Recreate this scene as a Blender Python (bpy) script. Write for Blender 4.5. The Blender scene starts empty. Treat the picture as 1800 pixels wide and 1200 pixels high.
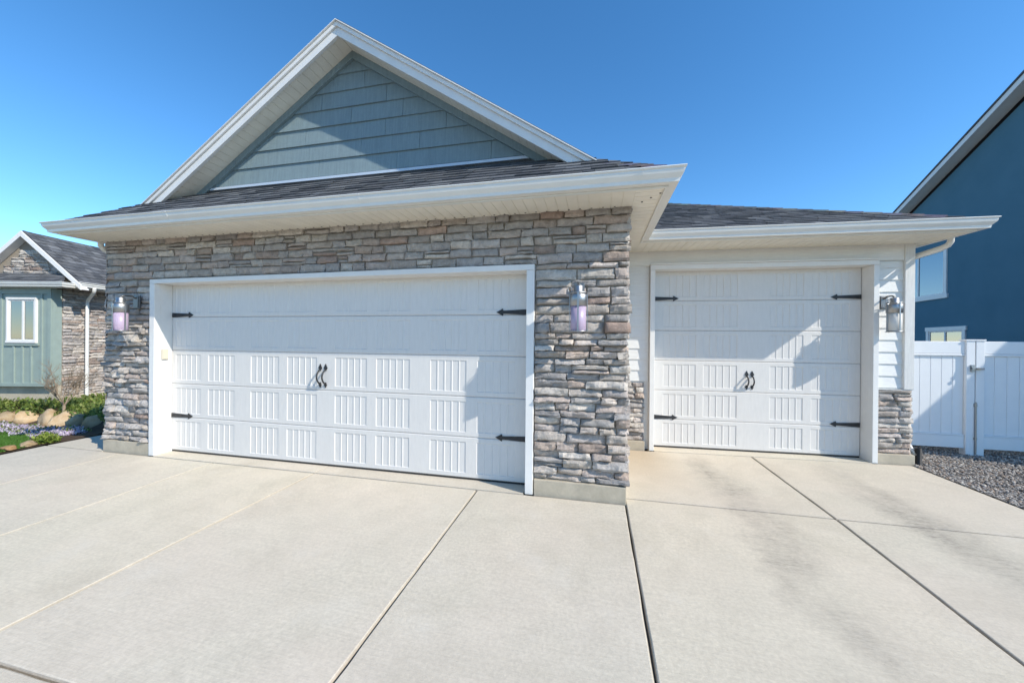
import bpy, bmesh, math, random
from mathutils import Vector, Matrix
R = math.radians
rnd = random.Random(7)
scene = bpy.context.scene
COL = scene.collection

# ------------------------------------------------------------------ helpers
class MB:
    """collects shapes (with a per-face tint) and links them as ONE mesh object"""
    def __init__(s): s.v = []; s.f = []; s.t = []; s.sm = []
    def add(s, verts, faces, tint=(.5, .5, .5), smooth=False, M=None):
        n = len(s.v)
        s.v += [tuple(M @ Vector(p)) if M else tuple(p) for p in verts]
        for f in faces:
            s.f.append([i + n for i in f]); s.t.append(tint); s.sm.append(smooth)
        return s
    def box(s, a, b, tint=(.5, .5, .5), M=None):
        x0, y0, z0 = [min(p, q) for p, q in zip(a, b)]; x1, y1, z1 = [max(p, q) for p, q in zip(a, b)]
        v = [(x0,y0,z0),(x1,y0,z0),(x1,y1,z0),(x0,y1,z0),(x0,y0,z1),(x1,y0,z1),(x1,y1,z1),(x0,y1,z1)]
        return s.add(v, [(0,3,2,1),(4,5,6,7),(0,1,5,4),(1,2,6,5),(2,3,7,6),(3,0,4,7)], tint, M=M)
    def prism(s, poly, d, tint=(.5, .5, .5), M=None):
        """poly: 3D loop, extruded by vector d"""
        n = len(poly); d = Vector(d); p = [Vector(q) for q in poly]
        nn = Vector((0, 0, 0))
        for i in range(n): nn += p[i].cross(p[(i + 1) % n])
        if nn.dot(d) > 0: p = p[::-1]
        v = p + [q + d for q in p]
        f = [list(range(n)), list(range(2 * n - 1, n - 1, -1))]
        f += [[(i + 1) % n, i, i + n, (i + 1) % n + n] for i in range(n)]
        return s.add(v, f, tint, M=M)
    def tube(s, pts, r, seg=8, tint=(.5, .5, .5), M=None, cap=True, flat=1.0):
        pts = [Vector(p) for p in pts]; n = len(pts)
        rr = r if isinstance(r, (list, tuple)) else [r] * n
        v = []; f = []; ref = None
        for i, p in enumerate(pts):
            d = (pts[min(i + 1, n - 1)] - pts[max(i - 1, 0)]).normalized()
            if ref is None: ref = Vector((0, 0, 1)) if abs(d.z) < .9 else Vector((1, 0, 0))
            a = d.cross(ref).normalized(); b = a.cross(d).normalized(); ref = b
            for k in range(seg):
                t = 2 * math.pi * k / seg
                v.append(p + a * (math.cos(t) * rr[i]) + b * (math.sin(t) * rr[i] * flat))
        for i in range(n - 1):
            for k in range(seg):
                k2 = (k + 1) % seg
                f.append((i*seg+k, i*seg+k2, (i+1)*seg+k2, (i+1)*seg+k))
        s.add(v, f, tint, True, M)
        if cap: s.add(v[:seg], [list(range(seg))[::-1]], tint, False, M); s.add(v[-seg:], [list(range(seg))], tint, False, M)
        return s
    def lathe(s, prof, seg=24, tint=(.5, .5, .5), M=None, smooth=True):
        n = len(prof); v = []; f = []
        for (r, z) in prof:
            for k in range(seg):
                t = 2 * math.pi * k / seg; v.append((r * math.cos(t), r * math.sin(t), z))
        for i in range(n - 1):
            for k in range(seg):
                k2 = (k + 1) % seg; f.append((i*seg+k, i*seg+k2, (i+1)*seg+k2, (i+1)*seg+k))
        return s.add(v, f, tint, smooth, M)
    def sweep(s, path, prof, z, tint=(.5, .5, .5)):
        """closed profile (out, dz) swept with mitres along an xy path; outward = right hand side"""
        P = [Vector((p[0], p[1])) for p in path]; n = len(P); m = len(prof); v = []; f = []
        for i, p in enumerate(P):
            ns = []
            for a, b in ((i - 1, i), (i, i + 1)):
                if a >= 0 and b < n:
                    d = (P[b] - P[a]).normalized(); ns.append(Vector((d.y, -d.x)))
            mi = ns[0] if len(ns) == 1 else (ns[0] + ns[1]) / (1 + ns[0].dot(ns[1]))
            v += [(p.x + mi.x * o, p.y + mi.y * o, z + dz) for o, dz in prof]
        for i in range(n - 1):
            for k in range(m):
                k2 = (k + 1) % m; f.append((i*m+k, i*m+k2, (i+1)*m+k2, (i+1)*m+k))
        f.append(list(range(m))[::-1]); f.append([(n - 1) * m + k for k in range(m)])
        return s.add(v, f, tint)
    def build(s, name, mat, parent=None, bevel=0, loc=None):
        me = bpy.data.meshes.new(name); me.from_pydata(s.v, [], s.f); me.update()
        at = me.color_attributes.new('tint', 'FLOAT_COLOR', 'CORNER')
        buf = []
        for p, t in zip(me.polygons, s.t): buf += [t[0], t[1], t[2], 1.0] * p.loop_total
        at.data.foreach_set('color', buf)
        me.polygons.foreach_set('use_smooth', s.sm)
        bm = bmesh.new(); bm.from_mesh(me); bmesh.ops.recalc_face_normals(bm, faces=bm.faces[:]); bm.to_mesh(me); bm.free()
        me.materials.append(mat)
        o = bpy.data.objects.new(name, me); COL.objects.link(o)
        if parent: o.parent = parent
        if loc: o.location = loc
        if bevel:
            b = o.modifiers.new('bevel', 'BEVEL'); b.width = bevel; b.segments = 2; b.limit_method = 'ANGLE'; b.angle_limit = R(40)
        return o

def empty(name, loc=(0, 0, 0), rz=0):
    o = bpy.data.objects.new(name, None); o.empty_display_size = .2
    o.location = loc; o.rotation_euler.z = rz; COL.objects.link(o); return o
def tag(o, label=None, cat=None, group=None, kind=None):
    for k, v in (('label', label), ('category', cat), ('group', group), ('kind', kind)):
        if v: o[k] = v
    return o
def lerp(a, b, t): return a + (b - a) * t

# ------------------------------------------------------------------ materials
class N:
    """tiny node DSL"""
    def __init__(s, name, rough=.6, metal=0, spec=.5):
        s.m = bpy.data.materials.new(name); s.m.use_nodes = True; s.t = s.m.node_tree
        s.b = s.t.nodes['Principled BSDF']; s.b.inputs['Roughness'].default_value = rough
        s.b.inputs['Metallic'].default_value = metal; s.b.inputs['Specular IOR Level'].default_value = spec
    def n(s, typ, **kw):
        o = s.t.nodes.new(typ)
        for k, v in kw.items(): setattr(o, k, v)
        return o
    def put(s, sock, v):
        if isinstance(v, bpy.types.NodeSocket): s.t.links.new(v, sock)
        elif isinstance(v, (tuple, list)) and sock.type == 'RGBA': sock.default_value = (*v[:3], 1)
        else: sock.default_value = v
    def coord(s, scale=(1, 1, 1), kind='Object'):
        tc = s.n('ShaderNodeTexCoord'); mp = s.n('ShaderNodeMapping'); mp.inputs['Scale'].default_value = scale
        s.t.links.new(tc.outputs[kind], mp.inputs[0]); return mp.outputs[0]
    def noise(s, vec, scale, detail=4, rough=.55, dist=0):
        o = s.n('ShaderNodeTexNoise'); s.put(o.inputs['Vector'], vec); o.inputs['Scale'].default_value = scale
        o.inputs['Detail'].default_value = detail; o.inputs['Roughness'].default_value = rough; o.inputs['Distortion'].default_value = dist
        return o.outputs['Fac']
    def math(s, op, a, b=0., c=0.):
        o = s.n('ShaderNodeMath', operation=op); s.put(o.inputs[0], a); s.put(o.inputs[1], b); s.put(o.inputs[2], c); return o.outputs[0]
    def mapr(s, v, a, b, c=0., d=1.):
        o = s.n('ShaderNodeMapRange'); s.put(o.inputs[0], v)
        for i, x in enumerate((a, b, c, d)): o.inputs[i + 1].default_value = x
        return o.outputs[0]
    def mix(s, fac, a, b, blend='MIX'):
        o = s.n('ShaderNodeMix', data_type='RGBA', blend_type=blend); s.put(o.inputs[0], fac); s.put(o.inputs[6], a); s.put(o.inputs[7], b); return o.outputs[2]
    def attr(s): return s.n('ShaderNodeAttribute', attribute_name='tint').outputs['Color']
    def sep(s, v):
        o = s.n('ShaderNodeSeparateXYZ'); s.put(o.inputs[0], v); return o.outputs
    def bump(s, h, strength=.3, dist=.01):
        o = s.n('ShaderNodeBump'); o.inputs['Strength'].default_value = strength; o.inputs['Distance'].default_value = dist
        s.put(o.inputs['Height'], h); s.put(s.b.inputs['Normal'], o.outputs[0]); return s
    def col(s, c): s.put(s.b.inputs['Base Color'], c); return s

def paint(name, c, rough=.5, var=.06, bump=.08, scale=6, grain=None):
    m = N(name, rough); v = m.coord()
    a = m.noise(m.coord(grain) if grain else v, scale if not grain else 1.2, 5); f = m.mapr(a, .3, .7, 1 - var, 1 + var)
    dirt = m.noise(v, scale * 7, 6, .65); f2 = m.mapr(dirt, .35, .7, 1, 1 - var * .7)
    m.col(m.mix(1., c, m.math('MULTIPLY', f, f2), 'MULTIPLY'))
    h = m.noise(m.coord(grain) if grain else v, 60 if not grain else 8, 4)
    m.bump(h, bump, .004); return m.m

M = {}
M['white'] = paint('white_paint', (.76, .745, .715), .45, .035, .05)
M['door'] = paint('door_paint', (.675, .65, .62), .38, .03, .16, 3, (30, 30, 5))
M['siding'] = paint('siding_white', (.76, .75, .72), .55, .05, .25, 4, (4, 60, 60))
M['post'] = paint('rough_white_board', (.70, .69, .66), .65, .07, .6, 5, (50, 50, 5))
M['gutter'] = paint('gutter_enamel', (.74, .73, .685), .32, .03, .03)
M['soffit'] = paint('soffit_vinyl', (.80, .765, .685), .5, .04, .04)
M['vinyl'] = paint('fence_vinyl', (.78, .79, .80), .35, .02, .02)
M['flash'] = paint('flashing_metal', (.55, .62, .70), .3, .03, .03)
M['concrete_base'] = paint('foundation_concrete', (.47, .41, .315), .85, .14, .35, 5)
M['shake'] = paint('gable_shake_paint', (.215, .285, .305), .7, .10, 1., 5, (55, 1, 3))
M['green'] = paint('sage_green_board', (.28, .345, .31), .6, .06, .2, 5)
M['beige'] = paint('beige_plastic', (.58, .53, .42), .45, .03, .03)
M['black_iron'] = paint('black_iron', (.022, .023, .026), .5, .2, .3, 20)
M['black_plastic'] = paint('black_plastic', (.02, .02, .022), .5, .1, .1)
M['trim_white'] = M['white']
m = N('soffit_vinyl_panel', .5); v = m.coord(); m.col(m.mix(1., m.mix(1., (1.64, 1.55, 1.34), m.mapr(m.noise(v, 5, 5), .3, .7, .95, 1.05), 'MULTIPLY'), m.attr(), 'MULTIPLY')); M['soffit'] = m.m
m = N('brushed_steel', .42, 1.0); m.col((.38, .385, .39)); m.bump(m.noise(m.coord((40, 40, 4)), 10), .08, .002); M['steel'] = m.m
m = N('dull_steel', .45, 1.0); m.col((.22, .225, .23)); M['dark_steel'] = m.m
def frosted(name, c):
    m = N(name, .35); m.col(c); m.b.inputs['Transmission Weight'].default_value = .25
    m.b.inputs['Subsurface Weight'].default_value = .3; m.b.inputs['Subsurface Radius'].default_value = (.03, .03, .03); return m.m
M['lilac'] = frosted('frosted_lilac_glass', (.56, .45, .59)); M['frost'] = frosted('frosted_white_glass', (.78, .76, .72))
m = N('window_glass', .02, 0, 1.0); m.col((.02, .03, .04)); m.b.inputs['Transmission Weight'].default_value = .55; m.b.inputs['IOR'].default_value = 1.45
gl_ = m.n('ShaderNodeBsdfGlossy'); gl_.inputs['Roughness'].default_value = .02; gl_.inputs[0].default_value = (.85, .92, 1, 1); mx = m.n('ShaderNodeMixShader'); mx.inputs[0].default_value = .22
m.t.links.new(m.b.outputs[0], mx.inputs[1]); m.t.links.new(gl_.outputs[0], mx.inputs[2]); m.t.links.new(mx.outputs[0], m.t.nodes['Material Output'].inputs[0]); M['glass'] = m.m
M['blind'] = paint('window_blind', (.55, .58, .60), .6, .04, .02)
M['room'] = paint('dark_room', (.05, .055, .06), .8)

# stone veneer: each stone's own colour in 'tint'
m = N('ledge_stone', .88, 0, .25); v = m.coord()
n1 = m.noise(v, 14, 7, .68, .5); n2 = m.noise(v, 55, 6, .7)
c = m.mix(1., m.attr(), m.mapr(n1, .3, .7, .74, 1.24), 'MULTIPLY')
c = m.mix(m.mapr(m.noise(v, 9, 5, .6), .55, .75, 0, .35), c, (.36, .30, .235)); c = m.mix(1., c, m.mapr(n2, .3, .75, .82, 1.12), 'MULTIPLY')
m.col(c); m.bump(m.math('ADD', m.math('MULTIPLY', n1, 1.6), n2), .8, .012); M['stone'] = m.m
m = N('stone_mortar', .95, 0, .1); v = m.coord(); m.col(m.mix(m.noise(v, 20), (.25, .215, .175), (.34, .295, .24))); m.bump(m.noise(v, 80), .5, .005); M['mortar'] = m.m
# asphalt shingles
m = N('asphalt_shingle', .92, 0, .15); v = m.coord(); g = m.noise(v, 260, 3, .8)
c = m.mix(1., m.attr(), m.mapr(g, .25, .75, .45, 1.55), 'MULTIPLY'); c = m.mix(1., c, m.mapr(m.noise(v, 5, 5), .3, .7, .82, 1.16), 'MULTIPLY')
m.col(c); m.bump(g, .6, .003); M['shingle'] = m.m
# boulders / cobbles / gravel
m = N('sandstone_boulder', .9, 0, .2); v = m.coord(); n1 = m.noise(v, 5, 8, .6, .6)
c = m.mix(m.mapr(n1, .35, .65), (.40, .275, .15), (.52, .40, .26)); c = m.mix(1., c, m.attr(), 'MULTIPLY'); c = m.mix(1., c, (1.9, 1.9, 1.9), 'MULTIPLY')
m.col(c); m.bump(m.noise(v, 14, 8, .7), .8, .03); M['boulder'] = m.m
m = N('gravel_stone', .9, 0, .25); v = m.coord(); c = m.mix(1., m.attr(), m.mapr(m.noise(v, 120, 4), .3, .7, .75, 1.25), 'MULTIPLY'); m.col(c); m.bump(m.noise(v, 160), .4, .003); M['gravel'] = m.m
m = N('leaf', .55, 0, .3); c = m.attr(); m.col(c); m.b.inputs['Subsurface Weight'].default_value = 0
tr = m.n('ShaderNodeBsdfTranslucent'); m.put(tr.inputs[0], c); mx = m.n('ShaderNodeMixShader'); mx.inputs[0].default_value = .3
m.t.links.new(m.b.outputs[0], mx.inputs[1]); m.t.links.new(tr.outputs[0], mx.inputs[2]); m.t.links.new(mx.outputs[0], m.t.nodes['Material Output'].inputs[0]); M['leaf'] = m.m
m = N('twig_bark', .9); m.col(m.mix(m.noise(m.coord(), 30), (.22, .16, .11), (.36, .28, .20))); M['twig'] = m.m
m = N('mulch_soil', .98, 0, .1); v = m.coord(); n1 = m.noise(v, 45, 8, .75)
m.col(m.mix(n1, (.06, .042, .03), (.20, .14, .095))); m.bump(n1, 1., .05); M['soil'] = m.m
m = N('blue_stucco', .93, 0, .15); v = m.coord(); n1 = m.noise(v, 130, 5, .7)
c = m.mix(m.mapr(m.noise(v, 1.3, 5), .3, .7), (.085, .185, .245), (.10, .21, .275)); m.col(c); m.bump(n1, .9, .012); M['stucco'] = m.m
m = N('far_ground', .95, 0, .1); v = m.coord(); m.col(m.mix(m.noise(v, .8, 6), (.16, .14, .11), (.24, .21, .17))); M['earth'] = m.m

# driveway concrete: mottling, broom lines, tyre scuffs where cars drive
m = N('driveway_concrete', .85, 0, .25); v = m.coord(); x, y, z = m.sep(v)
big = m.noise(v, .55, 5, .55); mid = m.noise(v, 3.2, 7, .62, .4); fine = m.noise(v, 46, 6, .7); broom = m.noise(m.coord((4, 90, 5)), 4, 4, .6)
c = m.mix(m.mapr(big, .3, .7), (.55, .505, .41), (.60, .53, .43))
c = m.mix(1., c, m.mapr(mid, .3, .7, .94, 1.05), 'MULTIPLY'); c = m.mix(1., c, m.mapr(fine, .3, .72, .85, 1.10), 'MULTIPLY')
jd = m.math('MULTIPLY', m.mapr(m.math('ABSOLUTE', m.math('SUBTRACT', y, .12)), .016, .004), m.mapr(x, 5.85, 5.9)); c = m.mix(m.math('MULTIPLY', jd, .5), c, (.20, .17, .13))
c = m.mix(1., c, m.mapr(broom, .3, .7, .95, 1.05), 'MULTIPLY')
c = m.mix(1., c, m.mapr(m.noise(m.coord((1.3, 75, 5)), 2.2, 5, .65), .28, .72, .925, 1.065), 'MULTIPLY')
c = m.mix(m.mapr(m.noise(v, .8, 4, .5, .5), .42, .68, 0, .30), c, (.60, .515, .43))
c = m.mix(1., m.mix(1., c, m.attr(), 'MULTIPLY'), (2.04, 2.06, 2.06), 'MULTIPLY')
speck = m.mapr(m.noise(v, 150, 2, .5), .70, .78, 0, .45); c = m.mix(speck, c, (.16, .15, .14))
blot = m.mapr(m.noise(v, 1.1, 6, .65, .8), .52, .72, 0, .34); c = m.mix(blot, c, (.40, .355, .275))
scr = m.mapr(m.noise(m.coord((1.6, 16, 3)), 3.4, 6, .75, .6), .60, .74, 0, .30); c = m.mix(scr, c, (.33, .30, .25))
c = m.mix(m.mapr(m.noise(v, 2.1, 7, .7), .56, .70, 0, .22), c, (.66, .62, .55))
def band(cx, w, y0, y1):
    wob = m.math('ADD', m.math('MULTIPLY', m.math('SUBTRACT', m.noise(v, .9, 3), .5), .30), m.math('MULTIPLY', m.math('SUBTRACT', m.noise(v, 7, 6, .7), .5), .42))
    d = m.math('ABSOLUTE', m.math('SUBTRACT', m.math('ADD', x, wob), cx))
    f = m.mapr(d, w, w * .25); f = m.math('MULTIPLY', f, m.mapr(y, y1 + .25, y1 - .35)); return m.math('MULTIPLY', f, m.mapr(y, y0 - .4, y0 + .6))
streak = m.noise(m.coord((2.2, 9, 3)), 2.3, 6, .72); patch = m.mapr(m.noise(m.coord((1, .55, 1)), 1.05, 5, .62), .40, .60)
tr1 = m.math('MAXIMUM', band(6.97, .30, -2.4, 1.75), band(8.36, .30, -3.4, 1.75))
tf = m.math('MULTIPLY', m.math('MULTIPLY', tr1, patch), m.mapr(streak, .32, .66, .30, .95))
treads = m.mapr(m.noise(m.coord((7, 30, 7)), 3, 3, .6), .42, .6, .6, 1.)
c = m.mix(m.math('MULTIPLY', m.math('MULTIPLY', tf, treads), .92), c, (.185, .162, .14))
tan = m.math('MULTIPLY', m.mapr(m.math('ABSOLUTE', m.math('SUBTRACT', x, 6.15)), .55, .1), m.mapr(y, .3, 1.5))
c = m.mix(m.math('MULTIPLY', tan, .55), c, (.46, .345, .22))
m.col(c); m.bump(m.math('ADD', m.math('MULTIPLY', broom, .8), fine), .32, .006); M['concrete'] = m.m

# ------------------------------------------------------------------ camera, sun, sky
cd = bpy.data.cameras.new('camera'); cam = bpy.data.objects.new('camera', cd); COL.objects.link(cam); scene.camera = cam
yaw, pit, rol, F = -0.2229, -0.0017, 0.0089, 647.57
fw = Vector((math.sin(yaw) * math.cos(pit), math.cos(yaw) * math.cos(pit), math.sin(pit)))
rt = Vector((math.cos(yaw), -math.sin(yaw), 0)); up = rt.cross(fw)
r2 = rt * math.cos(rol) + up * math.sin(rol); u2 = -rt * math.sin(rol) + up * math.cos(rol)
CAM = Vector((5.5755, -3.6505, 1.5323))
mt = Matrix((r2, u2, -fw)).transposed().to_4x4(); mt.translation = CAM; cam.matrix_world = mt
cd.sensor_width = 36; cd.sensor_fit = 'HORIZONTAL'; cd.lens = 36 * F / 1800; cd.clip_end = 2000; cd.clip_start = .05

SUN = Vector((-2.65, 1.0, -2.1)).normalized()
EL = math.asin(-SUN.z); AZ = math.atan2(-SUN.x, -SUN.y)
sl = bpy.data.lights.new('sun', 'SUN'); sl.energy = 3.5; sl.angle = R(.53); sl.color = (1, .94, .83)
so = bpy.data.objects.new('sun', sl); COL.objects.link(so); so.rotation_euler = SUN.to_track_quat('-Z', 'Y').to_euler(); so.location = (20, -8, 15)
w = bpy.data.worlds.new('World'); scene.world = w; w.use_nodes = True; nt = w.node_tree
sk = nt.nodes.new('ShaderNodeTexSky'); sk.sky_type = 'NISHITA'; sk.sun_disc = False; sk.sun_elevation = EL; sk.sun_rotation = AZ
sk.air_density = 1.0; sk.dust_density = .1; sk.ozone_density = 3.0; sk.altitude = 1400
bg = nt.nodes['Background']; bg.inputs[1].default_value = .15
hs = nt.nodes.new('ShaderNodeHueSaturation'); hs.inputs['Saturation'].default_value = 1.23; hs.inputs['Hue'].default_value = .4965; hs.inputs['Value'].default_value = 1.05; nt.links.new(sk.outputs[0], hs.inputs['Color']); nt.links.new(hs.outputs[0], bg.inputs[0])
vs = scene.view_settings; vs.view_transform = 'Standard'; vs.look = 'None'; vs.gamma = 1; vs.exposure = .68; vs.use_curve_mapping = False

# ------------------------------------------------------------------ generators
STONES = [(.47, .405, .345), (.51, .43, .365), (.43, .385, .345), (.54, .475, .405), (.39, .355, .33), (.48, .385, .325), (.58, .515, .445), (.44, .40, .37), (.49, .42, .375)]
RUST = [(.44, .31, .245), (.41, .31, .25), (.48, .37, .295)]
def stone_rows(z0, z1, rg, lo=.056, hi=.098):
    zs = [z0]
    while zs[-1] < z1 - hi * 1.25: zs.append(zs[-1] + rg.uniform(lo, hi))
    if z1 - zs[-1] > hi * 1.3: zs.append((zs[-1] + z1) / 2)
    zs.append(z1); return zs
def veneer(mb, O, U, Nn, rects, rg, depth=(.016, .068), gap=.0085, lens=(.12, .36), jagged=(), rough=1.0, rows=(.056, .098)):
    """irregular ledge stones on a wall: O origin, U along, Nn outward; rects (u0,u1,z0,z1)"""
    O, U, Nn = Vector(O), Vector(U), Vector(Nn); Z = Vector((0, 0, 1))
    for ri, (u0, u1, z0, z1) in enumerate(rects):
        zs = stone_rows(z0, z1, rg, *rows)
        for k in range(len(zs) - 1):
            a, b = zs[k], zs[k + 1]; u = u0
            while u < u1 - .001:
                L = rg.uniform(*lens) * (1.15 if b - a > .09 else 1)
                e = u + L
                if u1 - e < .10: e = u1
                spl = [(a, b)]
                if b - a > .082 and rg.random() < .16:
                    mzz = lerp(a, b, rg.uniform(.4, .6)); spl = [(a, mzz), (mzz, b)]
                for (za, zb) in spl:
                    stone(mb, O, U, Nn, Z, u, e, za, zb, rg, depth, gap, (ri in jagged and e == u1), rough)
                u = e
def stone(mb, O, U, Nn, Z, u0, u1, z0, z1, rg, depth, gap, corner, rough=1.0):
    g = gap * rg.uniform(.25, .8); u0 += g; u1 -= g; z0 += g * .8; z1 -= g * .8
    if corner: u1 += rg.uniform(-.006, .028)
    d = rg.uniform(*depth); nu = max(4, int((u1 - u0) / .036)); nz = 4
    tu, tz = rg.uniform(-.020, .016) * rough, rg.uniform(-.018, .012) * rough; f1, f2, f3 = rg.uniform(14, 34), rg.uniform(20, 55), rg.uniform(.003, .008) * rough
    if rg.random() < .085: c = rg.choice(RUST)
    else: c = rg.choice(STONES)
    k = rg.uniform(.82, 1.16) * .96; g_ = sum(c) / 3; c = tuple((x * .8 + g_ * .2) * k for x in c)
    sk1, sk2 = rg.uniform(-.006, .006), rg.uniform(-.006, .006)
    ph = rg.uniform(0, 9); V = []; Fc = []
    for j in range(nz + 1):
        tj = j / nz
        for i in range(nu + 1):
            ti = i / nu; uu = lerp(u0, u1, ti); zz = lerp(z0, z1, tj)
            ed = min(ti, 1 - ti) * (u1 - u0); ez = min(tj, 1 - tj) * (z1 - z0); e = min(ed, ez)
            if ez < 1e-6: zz += rg.uniform(-.0035, .0035) + math.sin(uu * 17 + ph) * .003
            if ed < 1e-6: uu += rg.uniform(-.004, .004) + lerp(sk1, sk2, tj)
            n = d + tu * (ti - .5) * 2 + tz * (tj - .5) * 2 + rg.uniform(-.0042, .0042) * rough + math.sin(uu * f1 + zz * f2 + ph) * f3
            if e < 1e-6: n -= rg.uniform(.008, .02)
            V.append(O + U * uu + Z * zz + Nn * max(n, .006))
    W = nu + 1
    for j in range(nz):
        for i in range(nu): Fc.append((j*W+i, j*W+i+1, (j+1)*W+i+1, (j+1)*W+i))
    ring = [i for i in range(W)] + [j*W+nu for j in range(1, nz+1)] + [nz*W+i for i in range(nu-1, -1, -1)] + [j*W for j in range(nz-1, 0, -1)]
    n0 = len(V); V += [V[i] - Nn * (Nn.dot(V[i] - O)) for i in ring]; L = len(ring)
    for q in range(L): Fc.append((ring[q], n0 + q, n0 + (q+1) % L, ring[(q+1) % L]))
    mb.add(V, Fc, c, rg.random() < .2)

SH = [(.096, .100, .108), (.116, .120, .128), (.078, .082, .090), (.14, .143, .148), (.102, .104, .108)]
def roof_plane(name, poly, parent, tabs=True, course=.135, thick=.03, seed=1, dark=1.0):
    """convex roof polygon (first edge = eave): a deck with overlapping shingle tabs laid in courses"""
    rg = random.Random(seed); P = [Vector(p) for p in poly]
    U = (P[1] - P[0]).normalized(); nn = Vector((0, 0, 0))
    for i in range(len(P)): nn += P[i].cross(P[(i + 1) % len(P)])
    nn.normalize(); 
    if nn.z < 0: nn = -nn
    Vv = nn.cross(U).normalized()
    if Vv.z < 0: Vv = -Vv
    mb = MB(); mb.prism(P, -nn * thick, SH[0])
    deck = mb
    if tabs:
        us = [(p - P[0]).dot(U) for p in P]; vs_ = [(p - P[0]).dot(Vv) for p in P]
        bm = bmesh.new(); lay = bm.faces.layers.int.new('k'); v0 = -.012; row = 0
        tints = []
        while v0 < max(vs_):
            u = min(us) - rg.uniform(0, .2)
            while u < max(us):
                wd = rg.uniform(.09, .27); t = rg.choice((.008, .008, .013)); lo = v0 - rg.choice((0, 0, .012)); hi = v0 + course + .02
                q = [(u, lo, t + .006), (u + wd - .003, lo, t + .006), (u + wd - .003, hi, .003), (u, hi, .003), (u, lo, .0), (u + wd - .003, lo, .0)]
                vv = [bm.verts.new(P[0] + U * a + Vv * b + nn * c) for a, b, c in q]
                k = rg.uniform(.8, 1.2) * dark; c = tuple(x * k for x in rg.choice(SH)); tints.append(c)
                for f in ((0, 1, 2, 3), (4, 5, 1, 0)):
                    ff = bm.faces.new([vv[i] for i in f]); ff[lay] = len(tints) - 1
                u += wd
            v0 += course; row += 1
        cen = sum(P, Vector()) / len(P)
        for i in range(len(P)):
            e = (P[(i + 1) % len(P)] - P[i]).normalized(); no = e.cross(nn)
            if no.dot(cen - P[i]) > 0: no = -no
            co = P[i] + no * (.02 if i == 0 else .002)
            bmesh.ops.bisect_plane(bm, geom=bm.verts[:] + bm.edges[:] + bm.faces[:], plane_co=co, plane_no=no, clear_outer=True)
        bm.verts.index_update()
        base = len(mb.v); mb.v += [tuple(x.co) for x in bm.verts]
        for f in bm.faces: mb.f.append([x.index + base for x in f.verts]); mb.t.append(tints[f[lay]]); mb.sm.append(False)
        bm.free()
    me = mb.build(name, M['shingle'], parent); return me
def hip_caps(mb, a, b, n, w=.13, seed=3):
    rg = random.Random(seed); a, b = Vector(a), Vector(b); d = (b - a).normalized(); s = d.cross(Vector((0, 0, 1))).normalized(); nn = s.cross(d)
    L = (b - a).length / n
    for i in range(n):
        p = a + d * (i * L); q = p + d * (L * 1.25); c = tuple(x * rg.uniform(.75, 1.05) for x in rg.choice(SH))
        lo, hi = .013, .004
        v = [p - s*w + nn*(lo-.05), p + nn*lo, p + s*w + nn*(lo-.05), q - s*w + nn*(hi-.05), q + nn*hi, q + s*w + nn*(hi-.05), p - s*w + nn*(lo-.06), p + nn*(lo-.012), p + s*w + nn*(lo-.06)]
        mb.add(v, [(0, 1, 4, 3), (1, 2, 5, 4), (6, 7, 1, 0), (7, 8, 2, 1)], c)
def boards(mb, O, A, B, up, width, length_a, gap=.006, t=.008, tint=(.5, .5, .5)):
    """ribbed soffit: strips along B, laid side by side along A; 'up' is the back side"""
    O, A, B, up = Vector(O), Vector(A), Vector(B), Vector(up); n = max(1, round(length_a / width)); wd = length_a / n
    for i in range(n):
        a0 = O + A * (i * wd + gap / 2); a1 = O + A * ((i + 1) * wd - gap / 2)
        mb.prism([a0, a1, a1 + B, a0 + B], up * t, tint)
    a0 = O + up * t * .6; mb.prism([a0, a0 + A * length_a, a0 + A * length_a + B, a0 + B], up * .01, tint)

PHI = .055; WO = Vector((6.34, 1.871, 0)); TW = Vector((math.cos(PHI), math.sin(PHI), 0)); NW = Vector((-math.sin(PHI), math.cos(PHI), 0))
def W(x, dy, z): return WO + TW * x + NW * dy + Vector((0, 0, z))
WM = Matrix.Translation(WO) @ Matrix.Rotation(PHI, 4, 'Z')

# ------------------------------------------------------------------ ground, driveway, beds
def gz(y): return .024 * min(y, 0) if y > -14 else -.336
mb = MB(); S = 500
xs = [-S, -60, -1.9, -1.6, 60, S]; ys = [-S, -60, -14, 0, 60, S]
V = [(x_, y_, gz(y_) - .035 - (.8 if x_ < -1.8 else 0)) for y_ in ys for x_ in xs]
mb.add(V, [(j*6+i, j*6+i+1, (j+1)*6+i+1, (j+1)*6+i) for j in range(5) for i in range(5)])
tag(mb.build('ground', M['earth']), kind='structure')

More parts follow.
